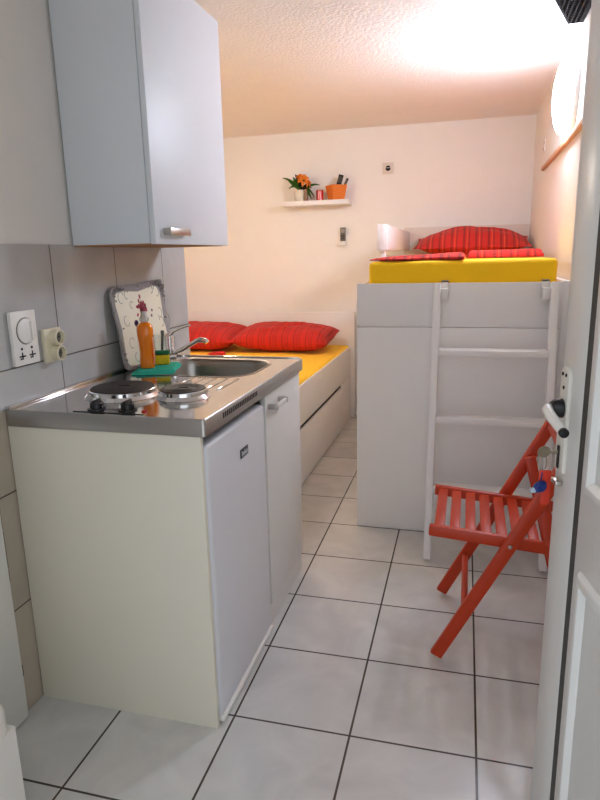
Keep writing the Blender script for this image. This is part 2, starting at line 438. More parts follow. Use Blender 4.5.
def hotplate(cx, cy, r):
    ring = part('burner_ring', MB().lathe([(r+.016, .0), (r+.010, .006), (r+.006, .010), (r+.005, .020), (r+.001, .022), (r-.01, .021), (r-.01, .0)], (cx, cy, WZ+.0005), n=48), M['chrome'], wt)
    z = WZ+.018
    prof = [(0, .0045), (r*.22, .0045), (r*.24, .007)]
    for k in range(5):
        a = r*(.3+.125*k); prof += [(a, .0075), (a+r*.045, .0062)]
    prof += [(r*.97, .0072), (r, .004), (r, -.004), (0, -.004)]
    part('hotplate', MB().lathe(prof, (cx, cy, z), n=48, cap=False), M['iron'], ring)
hotplate(.235, .228, .095)
hotplate(.428, .24, .067)
for cx, cy in ((.263, .045), (.353, .052)):
    kb = part('knob_bezel', MB().lathe([(.026, 0), (.025, .004), (.018, .005)], (cx, cy, WZ+.0003)), M['blackplastic'], wt)
    km = MB().lathe([(.019, .0), (.0185, .014), (.016, .017), (0, .017)], (cx, cy, WZ+.004)); km.box(cx-.004, cx+.004, cy-.019, cy+.019, WZ+.01, WZ+.028, .002)
    part('control_knob', km, M['blackplastic'], kb)
part('control_strip', MB().box(.21, .42, .012, .018, WZ-.0005, WZ+.0015), M['blackplastic'], wt)
part('pilot_light', MB().box(.40, .412, .04, .055, WZ-.0005, WZ+.004, .001), M['tag'], wt, label='small red pilot lamp')

# tap
tp = thing('mixer_tap', 'chrome mixer tap with long spout at the wall side of the sink', 'tap', (.052, .905, WZ))
part('base', MB().lathe([(.026, 0), (.025, .006), (.019, .01), (.019, .075), (.015, .085), (0, .088)], (.052, .905, WZ+.0045)), M['chrome'], tp)
part('spout', MB().tube([(.06, .905, .934), (.10, .904, .949), (.15, .902, .976), (.175, .90, .990), (.19, .90, .9955), (.215, .90, .992), (.222, .90, .984)], [.010, .0095, .009, .009, .0105, .011, .0105], 12), M['chrome'], tp)
part('lever', MB().tube([(.052, .905, 1.006), (.075, .903, 1.028), (.11, .90, 1.042), (.152, .90, 1.055)], [.008, .006, .0045, .0045], 10), M['chrome'], tp)

# ------------------------------------------------------------------ things on the worktop
# serving tray leaning on the tiles
ty0, tyc = WZ+.010, .752
tup = Vector((-.036, -.010, .29)).normalized()
TM = frame((.046, tyc, ty0), Vector((0, .29, .010)).normalized(), tup)      # local x = along the wall, y = up the tray, z = towards the room
tr = thing('serving_tray', 'cream floral serving tray with wavy silver-grey edge leaning against the wall tiles', 'tray', (.05, tyc, WZ))
def wavy(w, h, amp, n=96):
    pts = []
    for i in range(n):
        t = 2*pi*i/n; c, s_ = cos(t), sin(t); p = .13
        x = math.copysign(abs(c)**p, c)*w/2; y = math.copysign(abs(s_)**p, s_)*h/2
        k = 1-amp*(.5-.5*cos(4*t))*.0
        x += math.copysign(1, x)*amp*cos(3*pi*y/h)*(abs(x) > w*.3); y += math.copysign(1, y)*amp*cos(3*pi*x/w)*(abs(y) > h*.3)
        pts.append((x, y+h/2))
    return pts
TW, THH = .38, .298
part('tray_board', MB().prism(wavy(TW, THH, -.004), TM, .008, .003), M['trayedge'], tr, label='wavy silver-grey tray rim')
inner = [(x*.86-.008, (y-THH/2)*.88+THH/2-.005) for x, y in wavy(TW, THH, -.006)]
part('tray_face', MB().prism(inner, TM @ Matrix.Translation((0, 0, .0078)), .0016, .0005), M['traycream'], tr, label='cream tray face')
ov2 = MB()
for i in range(420):
    t = i/420; L = wavy(TW, THH, -.004, 420); x, y = L[i]
    if x < -TW*.42 and random.random() < .85 or y < .03: continue
    x2 = x*random.uniform(.86, .99); y2 = (y-THH/2)*random.uniform(.88, .99)+THH/2
    a = TM @ Vector((x2, y2, .008)); b = TM @ Vector((x2*random.uniform(.98, 1.07), (y2-THH/2)*random.uniform(.98, 1.07)+THH/2, random.uniform(.010, .022)))
    ov2.tube([a, (a+b)/2+Vector((.002, 0, .001)), b], [.003, .0028, .0012], 5)
part('fringe', ov2, M['trayedge'], tr, label='fuzzy grey fringe around the tray', kind='stuff')
def disc(mb, x, y, r, n=8, sx=1., a=0.): mb.prism([(r*sx*cos(2*pi*k/n)*cos(a)-r*sin(2*pi*k/n)*sin(a), r*sx*cos(2*pi*k/n)*sin(a)+r*sin(2*pi*k/n)*cos(a)) for k in range(n)], TM @ Matrix.Translation((x, y, .0092)), .0006)
fl = MB()
for k in range(46):
    a = random.uniform(0, 2*pi); r = min(.042, abs(random.gauss(0, .022))); disc(fl, -.002+r*cos(a)*1.1, .208+r*sin(a), random.uniform(.0035, .0075), 7, 1.5, a)
part('flower_print', fl, M['flowerred'], tr)
fp = MB()
for k in range(14): disc(fp, -.066+random.gauss(0, .006), .157+random.gauss(0, .006), random.uniform(.004, .007), 7, 1.4, random.uniform(0, 3))
part('flower_print', fp, M['flowerpurple'], tr)
for (x, y) in ((-.03, .085), (.06, .17), (.07, .19)):
    f1 = MB(); disc(f1, x, y, .006, 7); part('bud_print', f1, M['flowerpurple'], tr)
def curl(x, y, s_, fx, fy):
    scr = MB(); pts = []
    for k in range(16):
        t = k/15*2.1*pi; r = .022*(1-.75*k/15)
        pts.append(TM @ Vector((x+fx*(r*cos(t)-.022)*s_, y+fy*(r*sin(t)+.018*(1-k/15)*1.5)*s_, .0095)))
    scr.tube(pts, .0011, 5); part('scroll_print', scr, M['scroll'], tr)
for x, y, s_, fx, fy in ((-.115, .24, 1, 1, 1), (-.11, .19, .9, 1, -1), (-.08, .252, .7, 1, 1), (-.105, .075, .9, 1, 1), (-.09, .05, .8, 1, -1), (.115, .24, 1, -1, 1), (.112, .19, .9, -1, -1), (.08, .255, .7, -1, 1), (.115, .12, .9, -1, 1), (-.06, .215, .6, 1, 1), (.10, .07, .8, -1, 1), (-.05, .05, .8, -1, 1)):
    curl(x, y, s_, fx, fy)
st = MB()
for k in range(18): disc(st, -.055+random.gauss(0, .008), .11+random.uniform(-.03, .03), .0042, 6, 2.4, random.uniform(1, 2))
part('leaf_print', st, M['scrollgreen'], tr)
hl = [TM @ Vector((TW/2-.004+.020*sin(pi*k/12), .10+.075*k/12, .006)) for k in range(13)]
part('handle', MB().tube(hl, .0022, 8), M['satin'], tr, label='thin wire side handle')

# teal cloth
cl = thing('dish_cloth', 'folded teal dish cloth under the soap bottle and sponge', 'cloth', (.15, .63, WZ))
def cloth_layer(dx, dy, z, w, l, rot):
    def fn(u, v, top):
        x = (u-.5)*w; y = (v-.5)*l
        e = min(u, 1-u, v, 1-v); ed = min(1, e/.06)
        n = noise.noise(Vector((x*22+dx*9, y*22, z*50)))*.0018
        zz = z+(.0058*ed**.5 + n*ed if top else 0)
        c, s_ = cos(rot), sin(rot)
        return Vector((.145+dx+x*c-y*s_+.004*sin(y*40), .63+dy+x*s_+y*c+.004*sin(x*37), zz))
    mb = MB()
    mb.grid(lambda u, v: fn(u, v, True), 28, 28); mb.grid(lambda u, v: fn(u, v, False), 28, 28)
    bmesh.ops.remove_doubles(mb.bm, verts=mb.bm.verts, dist=.00005)
    return mb
part('lower_fold', cloth_layer(-.008, 0, WZ+.0015, .15, .21, .30), M['teal'], cl)
part('upper_fold', cloth_layer(-.006, .004, WZ+.0075, .14, .19, .38), M['teal'], cl)
CZ = WZ+.0145
# soap bottle
bo = thing('soap_bottle', 'orange washing-up liquid bottle with clear cap standing on the teal cloth', 'bottle', (.118, .595, CZ))
part('bottle_body', MB().lathe([(.0, .0), (.025, .0), (.0275, .004), (.026, .03), (.0245, .055), (.0265, .085), (.0295, .115), (.0305, .135), (.0285, .15), (.021, .159), (.013, .164), (.0, .165)], (.118, .595, CZ), sx=1.0, sy=.8, n=32, cap=False), M['soap'], bo)
part('cap', MB().lathe([(.0, .164), (.0135, .164), (.0135, .168), (.017, .169), (.017, .178), (.012, .184), (.010, .197), (.007, .202), (0, .203)], (.118, .595, CZ), n=24, cap=False), M['clearcap'], bo, label='clear push-pull cap')
lm = MB()
def lab(u, v):
    a = R(-12+75*u); z = CZ+.012+.10*v; r = .0288+.002*sin(v*3)
    return Vector((.118+r*cos(a), .595+r*.84*sin(a), z))
lm.grid(lab, 12, 8); bmesh.ops.solidify(lm.bm, geom=lm.bm.faces[:], thickness=.0006)
part('label', lm, M['soaplabel'], bo)
# sponge with scouring pad
sp_ = thing('sponge', 'yellow kitchen sponge with green scouring top on the teal cloth', 'sponge', (.165, .675, CZ))
SM = Matrix.Translation((.138, .672, CZ)) @ Matrix.Rotation(.45, 4, 'Z')
part('foam', MB().box(-.026, .026, -.018, .018, 0, .036, .004, 3, SM), M['sponge'], sp_)
part('scouring_pad', MB().box(-.026, .026, -.018, .018, .0365, .050, .003, 2, SM), M['tealdk'], sp_)
# clear tumbler behind the sponge
gl = thing('drinking_glass', 'small clear glass behind the sponge, in front of the tray', 'glass', (.10, .745, WZ))
part('glass_wall', MB().lathe([(.0, .0), (.024, .0), (.029, .115), (.0265, .115), (.022, .006), (.0, .006)], (.10, .745, WZ+.0005), n=28, cap=False), M['glass'], gl)
br_ = thing('dish_brush', 'dark narrow brush handle standing in the clear glass', 'brush', (.10, .745, WZ+.01))
part('brush_handle', MB().tube([(.097, .745, WZ+.012), (.106, .75, WZ+.13)], [.004, .006], 10), M['greyplastic'], br_)
part('bristles', MB().lathe([(.0, .0), (.009, .002), (.010, .03), (.004, .034)], (.0975, .7455, WZ+.0105), n=14), M['tealdk'], br_)

# ------------------------------------------------------------------ wall cupboard
uc = thing('wall_cupboard', 'white wall-hung kitchen cupboard above the worktop with small metal handle', 'cabinet', (.15, .69, 1.362))
part('carcass', MB().box(.001, .274, .392, .995, 1.364, 2.165, .001), M['melamine_up'], uc)
part('bottom_edge', MB().box(.003, .272, .394, .993, 1.3605, 1.3645), M['rawboard'], uc, label='raw brown underside of the cupboard')
ud = part('door', MB().box(.2765, .2945, .392, .996, 1.362, 2.167, .0015), M['melamine_up'], uc)
part('handle', MB().box(.312, .322, .445, .592, 1.389, 1.412, .002), M['satin'], ud, label='flat brushed metal pull handle')
for y in (.445, .577): part('handle_post', MB().box(.2945, .315, y, y+.015, 1.390, 1.411, .001), M['satin'], ud)

# ------------------------------------------------------------------ wall plates by the worktop
sw = thing('switch_panel', 'large white wall panel with round dial on the tiles above the worktop', 'switch', (.006, .104, 1.03))
part('plate', MB().box(.0005, .013, .052, .157, 1.029, 1.182, .003), M['whiteplastic'], sw)
dm = MB().lathe([(.036, 0), (.036, .004), (.033, .006), (.0, .006)], (.0128, .107, 1.125), (1, 0, 0), 32); dm.box(.018, .024, .123, .127, 1.098, 1.152, .001)
dl_ = part('dial', dm, M['whiteplastic'], sw)
part('dial_rim', MB().tube([(.0135, .107+.037*cos(2*pi*k/32), 1.125+.037*sin(2*pi*k/32)) for k in range(32)], .0014, 6, True), M['greyplastic'], dl_)
for y in (.083, .125):
    pm = MB(); pm.lathe([(.004, 0), (.004, .0012)], (.0126, y, 1.076), (1, 0, 0), 12)
    pm.box(.0126, .0142, y-.013, y+.013, 1.053, 1.057); pm.box(.0126, .0142, y-.002, y+.002, 1.046, 1.066); pm.box(.0126, .0142, y-.010, y-.004, 1.046, 1.05)
    part('socket_mark', pm, M['dark'], sw)
so = thing('double_socket', 'cream double power socket on the tiles just above the worktop', 'socket', (.006, .224, 1.017))
part('plate', MB().box(.0005, .014, .184, .265, 1.017, 1.119, .003), M['cream'], so)
for z in (1.044, 1.092):
    c = part('socket', MB().lathe([(.0235, 0), (.0235, .024), (.021, .026), (.019, .026), (.018, .012), (0, .012)], (.0135, .226, z), (1, 0, 0), 32), M['cream'], so)
    w = part('socket_well', MB().lathe([(.0178, .0), (.0178, .0006), (0, .0006)], (.0259, .226, z), (1, 0, 0), 24), M['greyplastic'], c)
    hm = MB()
    for dy in (-.0085, .0085): hm.lathe([(.003, 0), (.003, .0006)], (.0263, .226+dy, z), (1, 0, 0), 10)
    part('pin_hole', hm, M['dark'], c)

# ------------------------------------------------------------------ double bed at the back
BT = .60
bx0, bx1, by0, by1 = -1.27, .318, 1.52, 3.55
db = thing('double_bed', 'pale double bed frame with drawer front and headboard against the back wall', 'bed', (-.45, 2.5, 0))
part('headboard', MB().box(bx0, .352, by1-.03, by1, 0, .866, .004), M['bedwhite'], db)
part('side_rail', MB().box(bx1-.018, bx1, by0, by1-.031, .352, BT-.012, .003), M['bedwhite'], db)
part('footboard', MB().box(bx0, bx1, by0-.02, by0-.001, 0, BT-.012, .003), M['bedwhite'], db)
cm = MB(); cm.box(bx0, bx1-.03, by0, by1-.031, 0, .33); cm.box(bx1-.03, bx1-.012, by0, by1-.031, 0, .352); cm.box(bx1-.012, bx1+.002, 3.12, by1-.031, 0, .351)
part('base', cm, M['bedwhite'], db)
part('drawer', MB().box(bx1-.010, bx1+.014, by0+.02, 3.105, .012, .332, .003), M['bedwhite'], db)
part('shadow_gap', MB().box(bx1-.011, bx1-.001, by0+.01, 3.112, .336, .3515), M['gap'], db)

def mattress(name, label, x0, x1, y0, y1, z0, z1, r=.05):
    mb = MB(); mb.box(x0, x1, y0, y1, z0, z1, r, 5)
    bmesh.ops.subdivide_edges(mb.bm, edges=[e for e in mb.bm.edges if e.calc_length() > .3], cuts=14, use_grid_fill=True)
    for v in mb.bm.verts:
        if v.co.z > z1-.02: v.co.z += noise.noise(v.co*3.1)*.004
        v.co.x += noise.noise(v.co*5+Vector((9, 0, 0)))*.003
    return solo(name, mb, M['yellow'], label, 'mattress', ((x0+x1)/2, (y0+y1)/2, z0), angle=60)
mattress('bed_mattress', 'mattress in yellow sheet on the low double bed', bx0+.02, bx1-.006, by0+.01, by1-.035, .335, BT+.004, .03)

def pillow(w, l, h, M4, seed=0, corner=.35, pw=2.6):
    """plump pillow: w along local x, l along local y, pinched seams"""
    mb = MB(); nu, nv = 44, 32
    def sh(u, v, sgn):
        a, b = 2*u-1, 2*v-1
        bx = (1-abs(a)**pw); by = (1-abs(b)**2.6); t = max(0, bx*by)**corner
        x = a*w/2*(1-.05*(1-b*b)*0-.04*(b*b)*0) ; y = b*l/2
        x *= 1-.045*(1-b*b)*abs(a)**6; y *= 1-.07*(1-a*a)*abs(b)**6
        wr = noise.noise(Vector((a*2.3+seed, b*3.1, sgn*3)))*.016+noise.noise(Vector((a*7+seed, b*6, sgn)))*.006
        return M4 @ Vector((x, y, sgn*h/2*t + wr*t))
    mb.grid(lambda u, v: sh(u, v, 1), nu, nv); mb.grid(lambda u, v: sh(u, v, -1), nu, nv)
    bmesh.ops.remove_doubles(mb.bm, verts=mb.bm.verts, dist=.0004)
    return mb
def plc(x, y, z, rx=0., ry=0., rz=0.): return Matrix.Translation((x, y, z)) @ Matrix.Rotation(rz, 4, 'Z') @ Matrix.Rotation(rx, 4, 'X') @ Matrix.Rotation(ry, 4, 'Y')
def pil(name, label, m, w, l, h, M4, group, seed=0, corner=.35, pw=2.6):
    loc = M4.translation.copy()
    return solo(name, pillow(w, l, h, M4, seed, corner, pw), M[m], label, 'pillow', loc, group, angle=80)
pil('pillow', 'red striped pillow on the double bed, in front of the tap', 'redstripe', .76, .52, .185, plc(-.87, 3.19, BT+.112, R(5)), 'red pillows on the double bed', 3, .5, 3.6)
pil('pillow', 'red striped pillow on the double bed, beside the open bed corner at right', 'redstripe', .75, .50, .185, plc(-.125, 3.19, BT+.112, R(5), R(1)), 'red pillows on the double bed', 11, .5, 3.6)
rc = MB()
def rcf(u, v, sgn):
    a, b = 2*u-1, 2*v-1; t = max(0, (1-a**4)*(1-b**4))**.5
    return Vector((-.555+a*.075*(1-.5*v), 2.86+b*.05, BT+.006+.014+sgn*.013*t+(.007*noise.noise(Vector((a*2, b*2, 4))))*t))
rc.grid(lambda u, v: rcf(u, v, 1), 18, 14); rc.grid(lambda u, v: rcf(u, v, -1), 18, 14)
bmesh.ops.remove_doubles(rc.bm, verts=rc.bm.verts, dist=.0003)
solo('folded_cloth', rc, M['redcloth'], 'small folded red cloth lying on the yellow sheet behind the sink', 'cloth', (-.555, 2.86, BT), angle=70)

# ------------------------------------------------------------------ loft bed
LX0, LX1, LY0, LY1, LZ = .736, 1.612, 1.438, 3.55, 1.186
lb = thing('loft_bed', 'tall grey-white loft bed with closed panel front in the right back corner', 'bed', (1.18, 2.5, 0))
part('upper_front_board', MB().box(LX0, LX1, LY0, LY0+.019, .9915, LZ, .002), M['bedwhite'], lb)
part('lower_front_board', MB().box(LX0, LX1, LY0, LY0+.019, .0, .9895, .002), M['bedwhite'], lb)
part('side_board', MB().box(LX0, LX0+.019, LY0+.0195, LY1-.001, .0, LZ-.002, .002), M['bedwhite'], lb)
part('side_rail', MB().box(LX1+.0005, LX1+.028, LY0+.003, LY1-.001, .0, LZ+.004, .002), M['bedwhite'], lb)
part('slat_base', MB().box(LX0+.02, LX1-.021, LY0+.02, LY1-.032, 1.10, 1.125), M['bedwhite'], lb)
part('headboard', MB().box(LX0, LX1+.025, LY1-.03, LY1, LZ, 1.505, .004), M['bedhead'], lb)
gr = part('guard_rail', MB().box(.728, .780, 2.163, LY1-.031, 1.338, 1.472, .002), M['bedhead'], lb)
part('rail_lit_end', MB().box(.724, .784, 2.15, 2.1625, 1.335, 1.475, .002), M['bedwhite'], gr, label='white end of the guard rail, lamplight put into its colour')  # lamp-lit rail end, painted as a separate lighter piece
part('guard_post', MB().box(.742, .770, 2.165, 2.20, LZ-.004, 1.337, .002), M['bedwhite'], gr)
sc_ = MB().lathe([(.006, 0), (.006, .003), (0, .004)], (LX0+.008, LY0, .992), (0, -1, 0), 12); part('screw_cap', sc_, M['satin'], lb)
mattress('loft_mattress', 'mattress in yellow sheet on top of the loft bed', .786, 1.588, LY0+.022, LY1-.035, 1.126, 1.283, .022)
pil('pillow', 'red pillow with orange pinstripes propped on the loft bed headboard', 'redplaid', .78, .50, .20, plc(1.235, 3.24, 1.283+.098, R(9)), None, 21, 1.05)
def folded(name, label, x0, x1, y0, y1, z, h0, h1, m):
    """folded flat textile: thin at its left edge (h0), thicker at the right (h1)"""
    mb = MB()
    def fn(u, v, top):
        x = x0+(x1-x0)*u; y = y0+(y1-y0)*v; e = min(u/.05, (1-u)/.05, v/.05, (1-v)/.05, 1)
        h = (h0+(h1-h0)*u)
        return Vector((x, y+.01*sin(9*u+2), z+(h*(.35+.65*e**.5) if top else 0)+.004*noise.noise(Vector((x*6, y*6, 2)))*(1 if top else 0)))
    mb.grid(lambda u, v: fn(u, v, True), 36, 24); mb.grid(lambda u, v: fn(u, v, False), 36, 24)
    bm = mb.bm; k = 36*24; bm.verts.ensure_lookup_table()
    idx = lambda i, j: i*24+j
    per = [(i, 0) for i in range(36)]+[(35, j) for j in range(1, 24)]+[(i, 23) for i in range(34, -1, -1)]+[(0, j) for j in range(22, 0, -1)]
    for a, b in zip(per, per[1:]+per[:1]):
        bm.faces.new([bm.verts[idx(*a)], bm.verts[idx(*b)], bm.verts[k+idx(*b)], bm.verts[k+idx(*a)]])
    return solo(name, mb, M[m], label, 'blanket', ((x0+x1)/2, (y0+y1)/2, z), angle=60)
folded('folded_blanket', 'flat red folded cover at the left of the loft mattress', .788, 1.205, 1.475, 2.6, 1.2865, .012, .030, 'redplaid')
folded('folded_blanket', 'red folded cover at the right of the loft mattress, below the pillow', 1.215, 1.58, 1.95, 2.75, 1.2865, .036, .040, 'redplaid')

# ladder hooked on the loft bed
ld = thing('bed_ladder', 'white three-step ladder hooked on the loft bed front', 'ladder', (1.33, 1.28, 0))
def lad(z): return 1.400-.255*(1.18-z)/1.18
PX = (1.098, 1.572)
for x in PX: part('ladder_post', MB().bar((x, lad(0.012), .012), (x, lad(1.184), 1.184), .030, .06, (0, 1, 0), .003), M['bedwhite'], ld)
for z in (.897, .614, .317):
    y = lad(z)
    part('step', MB().box(PX[0]+.0155, PX[1]-.0155, y-.038, y+.035, z-.013, z+.013, .003), M['bedwhite'], ld)
for x, sgn in ((PX[0], 1), (PX[1], -1)):
    hk = MB(); xa, xb = sorted((x+sgn*.0155, x+sgn*.045))
    hk.box(xa, xb, 1.375, 1.436, 1.118, 1.165, .003); hk.box(xa, xb, 1.425, 1.4365, 1.10, 1.197, .001); hk.box(xa, xb, 1.425, 1.4585, 1.1885, 1.197, .001)
    part('hook', hk, M['whiteplastic'], ld)

# ------------------------------------------------------------------ back wall: shelf, pot, candle, basket, remote, socket
sf = thing('wall_shelf', 'small white floating shelf on the back wall', 'shelf', (.06, YB-.1, 1.70))
part('board', MB().box(-.205, .318, YB-.165, YB-.001, 1.692, 1.727, .004), M['bedwhite'], sf)
ST = 1.7275
fp_ = thing('flower_pot', 'white pot of orange lily flowers and green leaves, left on the wall shelf', 'plant', (-.045, YB-.085, ST))
part('pot', MB().lathe([(0, 0), (.040, 0), (.044, .004), (.052, .075), (.054, .085), (.050, .085), (.046, .074), (0, .07)], (-.075, YB-.085, ST), n=32, cap=False), M['pottery'], fp_)
part('pot_band', MB().box(-.030, -.008, YB-.135, YB-.10, ST+.0, ST+.088, .002), M['potlabel'], fp_, label='narrow brown-grey card at the side of the pot')
def leaf(mb, base, tip, w, bend):
    base, tip = Vector(base), Vector(tip); d = tip-base; s_ = d.cross(Vector((0, 1, .3))).normalized()
    n = 9; rows = []
    for i in range(n):
        t = i/(n-1); c = base+d*t+Vector((0, -.01, bend*4*t*(1-t))); ww_ = w*math.sin(pi*min(.98, t*.92+.06))**.8
        rows.append([mb.bm.verts.new(c-s_*ww_+Vector((0, -.002, 0))), mb.bm.verts.new(c+Vector((0, .004, -.004))), mb.bm.verts.new(c+s_*ww_+Vector((0, -.002, 0)))])
    for a, b in zip(rows, rows[1:]):
        for k in range(2): mb.bm.faces.new([a[k], a[k+1], b[k+1], b[k]])
def leaves(specs):
    mb = MB()
    for s_ in specs: leaf(mb, *s_)
    r = bmesh.ops.solidify(mb.bm, geom=mb.bm.faces[:], thickness=.0012); return mb
px, py, pz = -.055, YB-.09, ST+.075
for tip, w, b in (((-.205, py-.02, pz+.105), .010, .02), ((-.16, py-.03, pz+.085), .020, .01), ((-.125, py-.01, pz+.11), .016, .0), ((-.15, py-.04, pz+.02), .012, .03), ((-.115, py-.05, pz+.06), .022, .01), ((.055, py-.05, pz-.055), .012, .04), ((.035, py-.05, pz-.065), .014, .03), ((.09, py-.02, pz+.04), .009, .02), ((-.09, py+.02, pz+.13), .014, 0), ((.03, py-.03, pz+.02), .014, .02)):
    part('leaf', leaves([((px, py-.01, pz), tip, w, b)]), M['leaf'], fp_)
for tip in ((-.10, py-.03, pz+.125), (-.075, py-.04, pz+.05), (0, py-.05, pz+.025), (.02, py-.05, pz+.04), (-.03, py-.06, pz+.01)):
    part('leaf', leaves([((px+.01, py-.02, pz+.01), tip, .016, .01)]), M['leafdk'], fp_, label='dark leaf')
def flower(c, r, tilt):
    c = Vector(c)
    for k in range(6):
        a = 2*pi*k/6+tilt; d = Vector((cos(a), -.35, sin(a)))
        part('petal', leaves([(c, c+d*r, r*.30, .012)]), M['petal'], fp_)
    part('flower_heart', MB().lathe([(0, 0), (.006, .004), (.004, .02), (0, .022)], c+Vector((0, -.004, 0)), (0, -1, .2), 10), M['leafdk'], fp_)
flower((-.022, py-.065, pz+.070), .046, .3)
flower((-.055, py-.05, pz+.092), .030, .9)
flower((.010, py-.05, pz+.045), .028, .1)
cd = thing('candle_jar', 'small red candle jar between the flower pot and the orange basket', 'candle', (.082, YB-.085, ST))
part('jar', MB().lathe([(0, 0), (.026, 0), (.029, .003), (.029, .078), (.026, .08), (.025, .062), (0, .06)], (.082, YB-.085, ST), n=28, cap=False), M['candle'], cd)
part('wick', MB().cyl((.082, YB-.085, ST+.06), (.082, YB-.085, ST+.072), .0015, 8), M['dark'], cd)
bk = thing('storage_basket', 'orange woven square basket, right on the wall shelf', 'basket', (.213, YB-.09, ST))
BR = Matrix.Translation((.213, YB-.088, ST)) @ Matrix.Rotation(R(38), 4, 'Z')
bmk = MB(); r4 = math.sqrt(2)
lo = lambda a, z: [BR @ Vector((a*x, a*y, z)) for x, y in ((1, 1), (-1, 1), (-1, -1), (1, -1))]
rgs = sidewalls(bmk, [lo(.046, 0), lo(.062, .105), lo(.058, .105), lo(.043, .004)])
bmk.bm.faces.new(rgs[0]); bmk.bm.faces.new(rgs[-1])
part('basket_wall', bmk, M['basket'], bk)
rimb = MB(); rimb.tube(lo(.061, .106), .003, 8, True); part('rim', rimb, M['basket'], bk)
def handset(name, label, a, b, w, t):
    o = thing(name, label, 'remote control', a)
    part('case', MB().bar(a, b, w, t, (0, 1, .2), .004), M['handset'], o)
    a, b = Vector(a), Vector(b); d = (b-a).normalized(); s_ = d.cross(Vector((0, 1, 0))).normalized()
    km = MB()
    for i in range(4):
        for j in (-1, 0, 1):
            c = b-d*(.02+.012*i)+s_*(.26*w*j)+Vector((0, -t/2-.0012, 0)); km.box(c.x-.003, c.x+.003, c.y-.001, c.y+.002, c.z-.003, c.z+.003)
    part('key', km, M['greyplastic'], o)
handset('remote_control', 'wide black remote standing in the orange basket', (.204, YB-.09, ST+.012), (.252, YB-.075, ST+.185), .038, .014)
handset('remote_control', 'narrow black remote leaning right out of the orange basket', (.235, YB-.10, ST+.012), (.303, YB-.085, ST+.155), .018, .014)
rm = thing('wall_remote_holder', 'white holder on the back wall under the shelf', 'holder', (.252, YB-.012, 1.395))
part('holder', MB().box(.224, .280, YB-.022, YB-.001, 1.388, 1.47, .003), M['whiteplastic'], rm)
part('holder_lip', MB().box(.226, .278, YB-.046, YB-.0225, 1.388, 1.419, .003), M['whiteplastic'], rm)
r3 = thing('air_conditioner_remote', 'slim grey-brown remote in the white holder on the back wall', 'remote control', (.252, YB-.03, 1.43))
part('case', MB().box(.230, .274, YB-.0335, YB-.0221, 1.4192, 1.525, .004), M['greyplastic'], r3)
part('display', MB().box(.237, .267, YB-.0355, YB-.0333, 1.484, 1.514, .0005), M['display'], r3)
kk = MB()
for i in range(3):
    for j in range(2): kk.box(.239+.016*j, .249+.016*j, YB-.0355, YB-.0338, 1.435+.013*i, 1.443+.013*i)
part('key', kk, M['dark'], r3)
ws = thing('wall_socket', 'single power socket on the back wall above the loft bed', 'socket', (.60, YB-.006, 1.90))
part('plate', MB().box(.558, .642, YB-.010, YB-.0005, 1.906, 1.990, .003), M['sockplate'], ws)
sr = part('socket_ring', MB().lathe([(.026, 0), (.026, .006), (.021, .006), (.020, .001), (0, .001)], (.60, YB-.010, 1.948), (0, -1, 0), 28), M['sockplate'], ws)
part('socket_well', MB().lathe([(.0198, 0), (.0198, .001), (0, .001)], (.60, YB-.0112, 1.948), (0, -1, 0), 24), M['dark'], sr)
cb = MB(); cb.box(.5985-.02, .6015+.02, YB-.0145, YB-.0122, 1.9495, 1.9525); part('socket_bridge', cb, M['paintk'], sr)

# ------------------------------------------------------------------ right wall: lamp, batten, cover, grille
lp = thing('wall_lamp', 'round glowing white lamp high on the right wall', 'lamp', (XR, 1.80, 1.98))
part('lamp_base', MB().lathe([(.175, 0), (.175, .018), (.165, .022), (0, .022)], (XR-.0005, 1.80, 1.98), (-1, 0, 0), 48), M['lampbase'], lp)
part('diffuser', MB().lathe([(.166, .0), (.163, .014), (.150, .031), (.120, .046), (.075, .056), (.03, .060), (0, .061)], (XR-.023, 1.80, 1.98), (-1, 0, 0), 48), M['lampglow'], lp)
solo('wall_batten', MB().box(XR-.02, XR-.0005, .9, 2.84, 1.786, 1.808, .003), M['batten'], 'brown wooden strip on the right wall below the lamp', 'wood strip', (XR-.01, 1.87, 1.782))
jc = thing('cover_plate', 'small worn cover plate on the right wall near the back corner', 'plate', (XR, 2.9, 1.93))
part('plate', MB().box(XR-.006, XR, 2.86, 2.95, 1.90, 1.975, .002), M['paint'], jc)
for y, z in ((2.885, 1.955), (2.925, 1.925), (2.90, 1.912)): part('screw', MB().lathe([(.006, 0), (.006, .0015), (0, .0015)], (XR-.0058, y, z), (-1, 0, 0), 10), M['greyplastic'], jc)
gg = thing('vent_grille', 'dark brown mesh grille under the ceiling at the top right, beside the door', 'vent', (1.59, 1.45, H-.03))
outl = [(1.635, 1.615), (1.583, 1.617), (1.50, 1.33), (1.46, 1.19), (1.635, 1.19)]
gb = MB(); gb.prism(outl, Matrix.Translation((0, 0, H-.024)), .023); part('grille_backing', gb, M['dark'], gg)
gmesh = MB()
for k in range(22):
    y = 1.2+.019*k; x0 = 1.46+(y-1.19)*.29
    if y < 1.61: gmesh.box(x0, 1.634, y, y+.005, H-.030, H-.0242)
for k in range(9):
    x = 1.475+.0185*k; y1 = min(1.612, 1.19+(x-1.46)/.29) if x < 1.583 else 1.612
    gmesh.box(x, x+.005, 1.192, y1, H-.0335, H-.0285)
part('mesh', gmesh, M['grille'], gg)
gf = MB(); gf.tube([(x, y, H-.030) for x, y in outl], .006, 8, True); part('grille_frame', gf, M['grille'], gg)

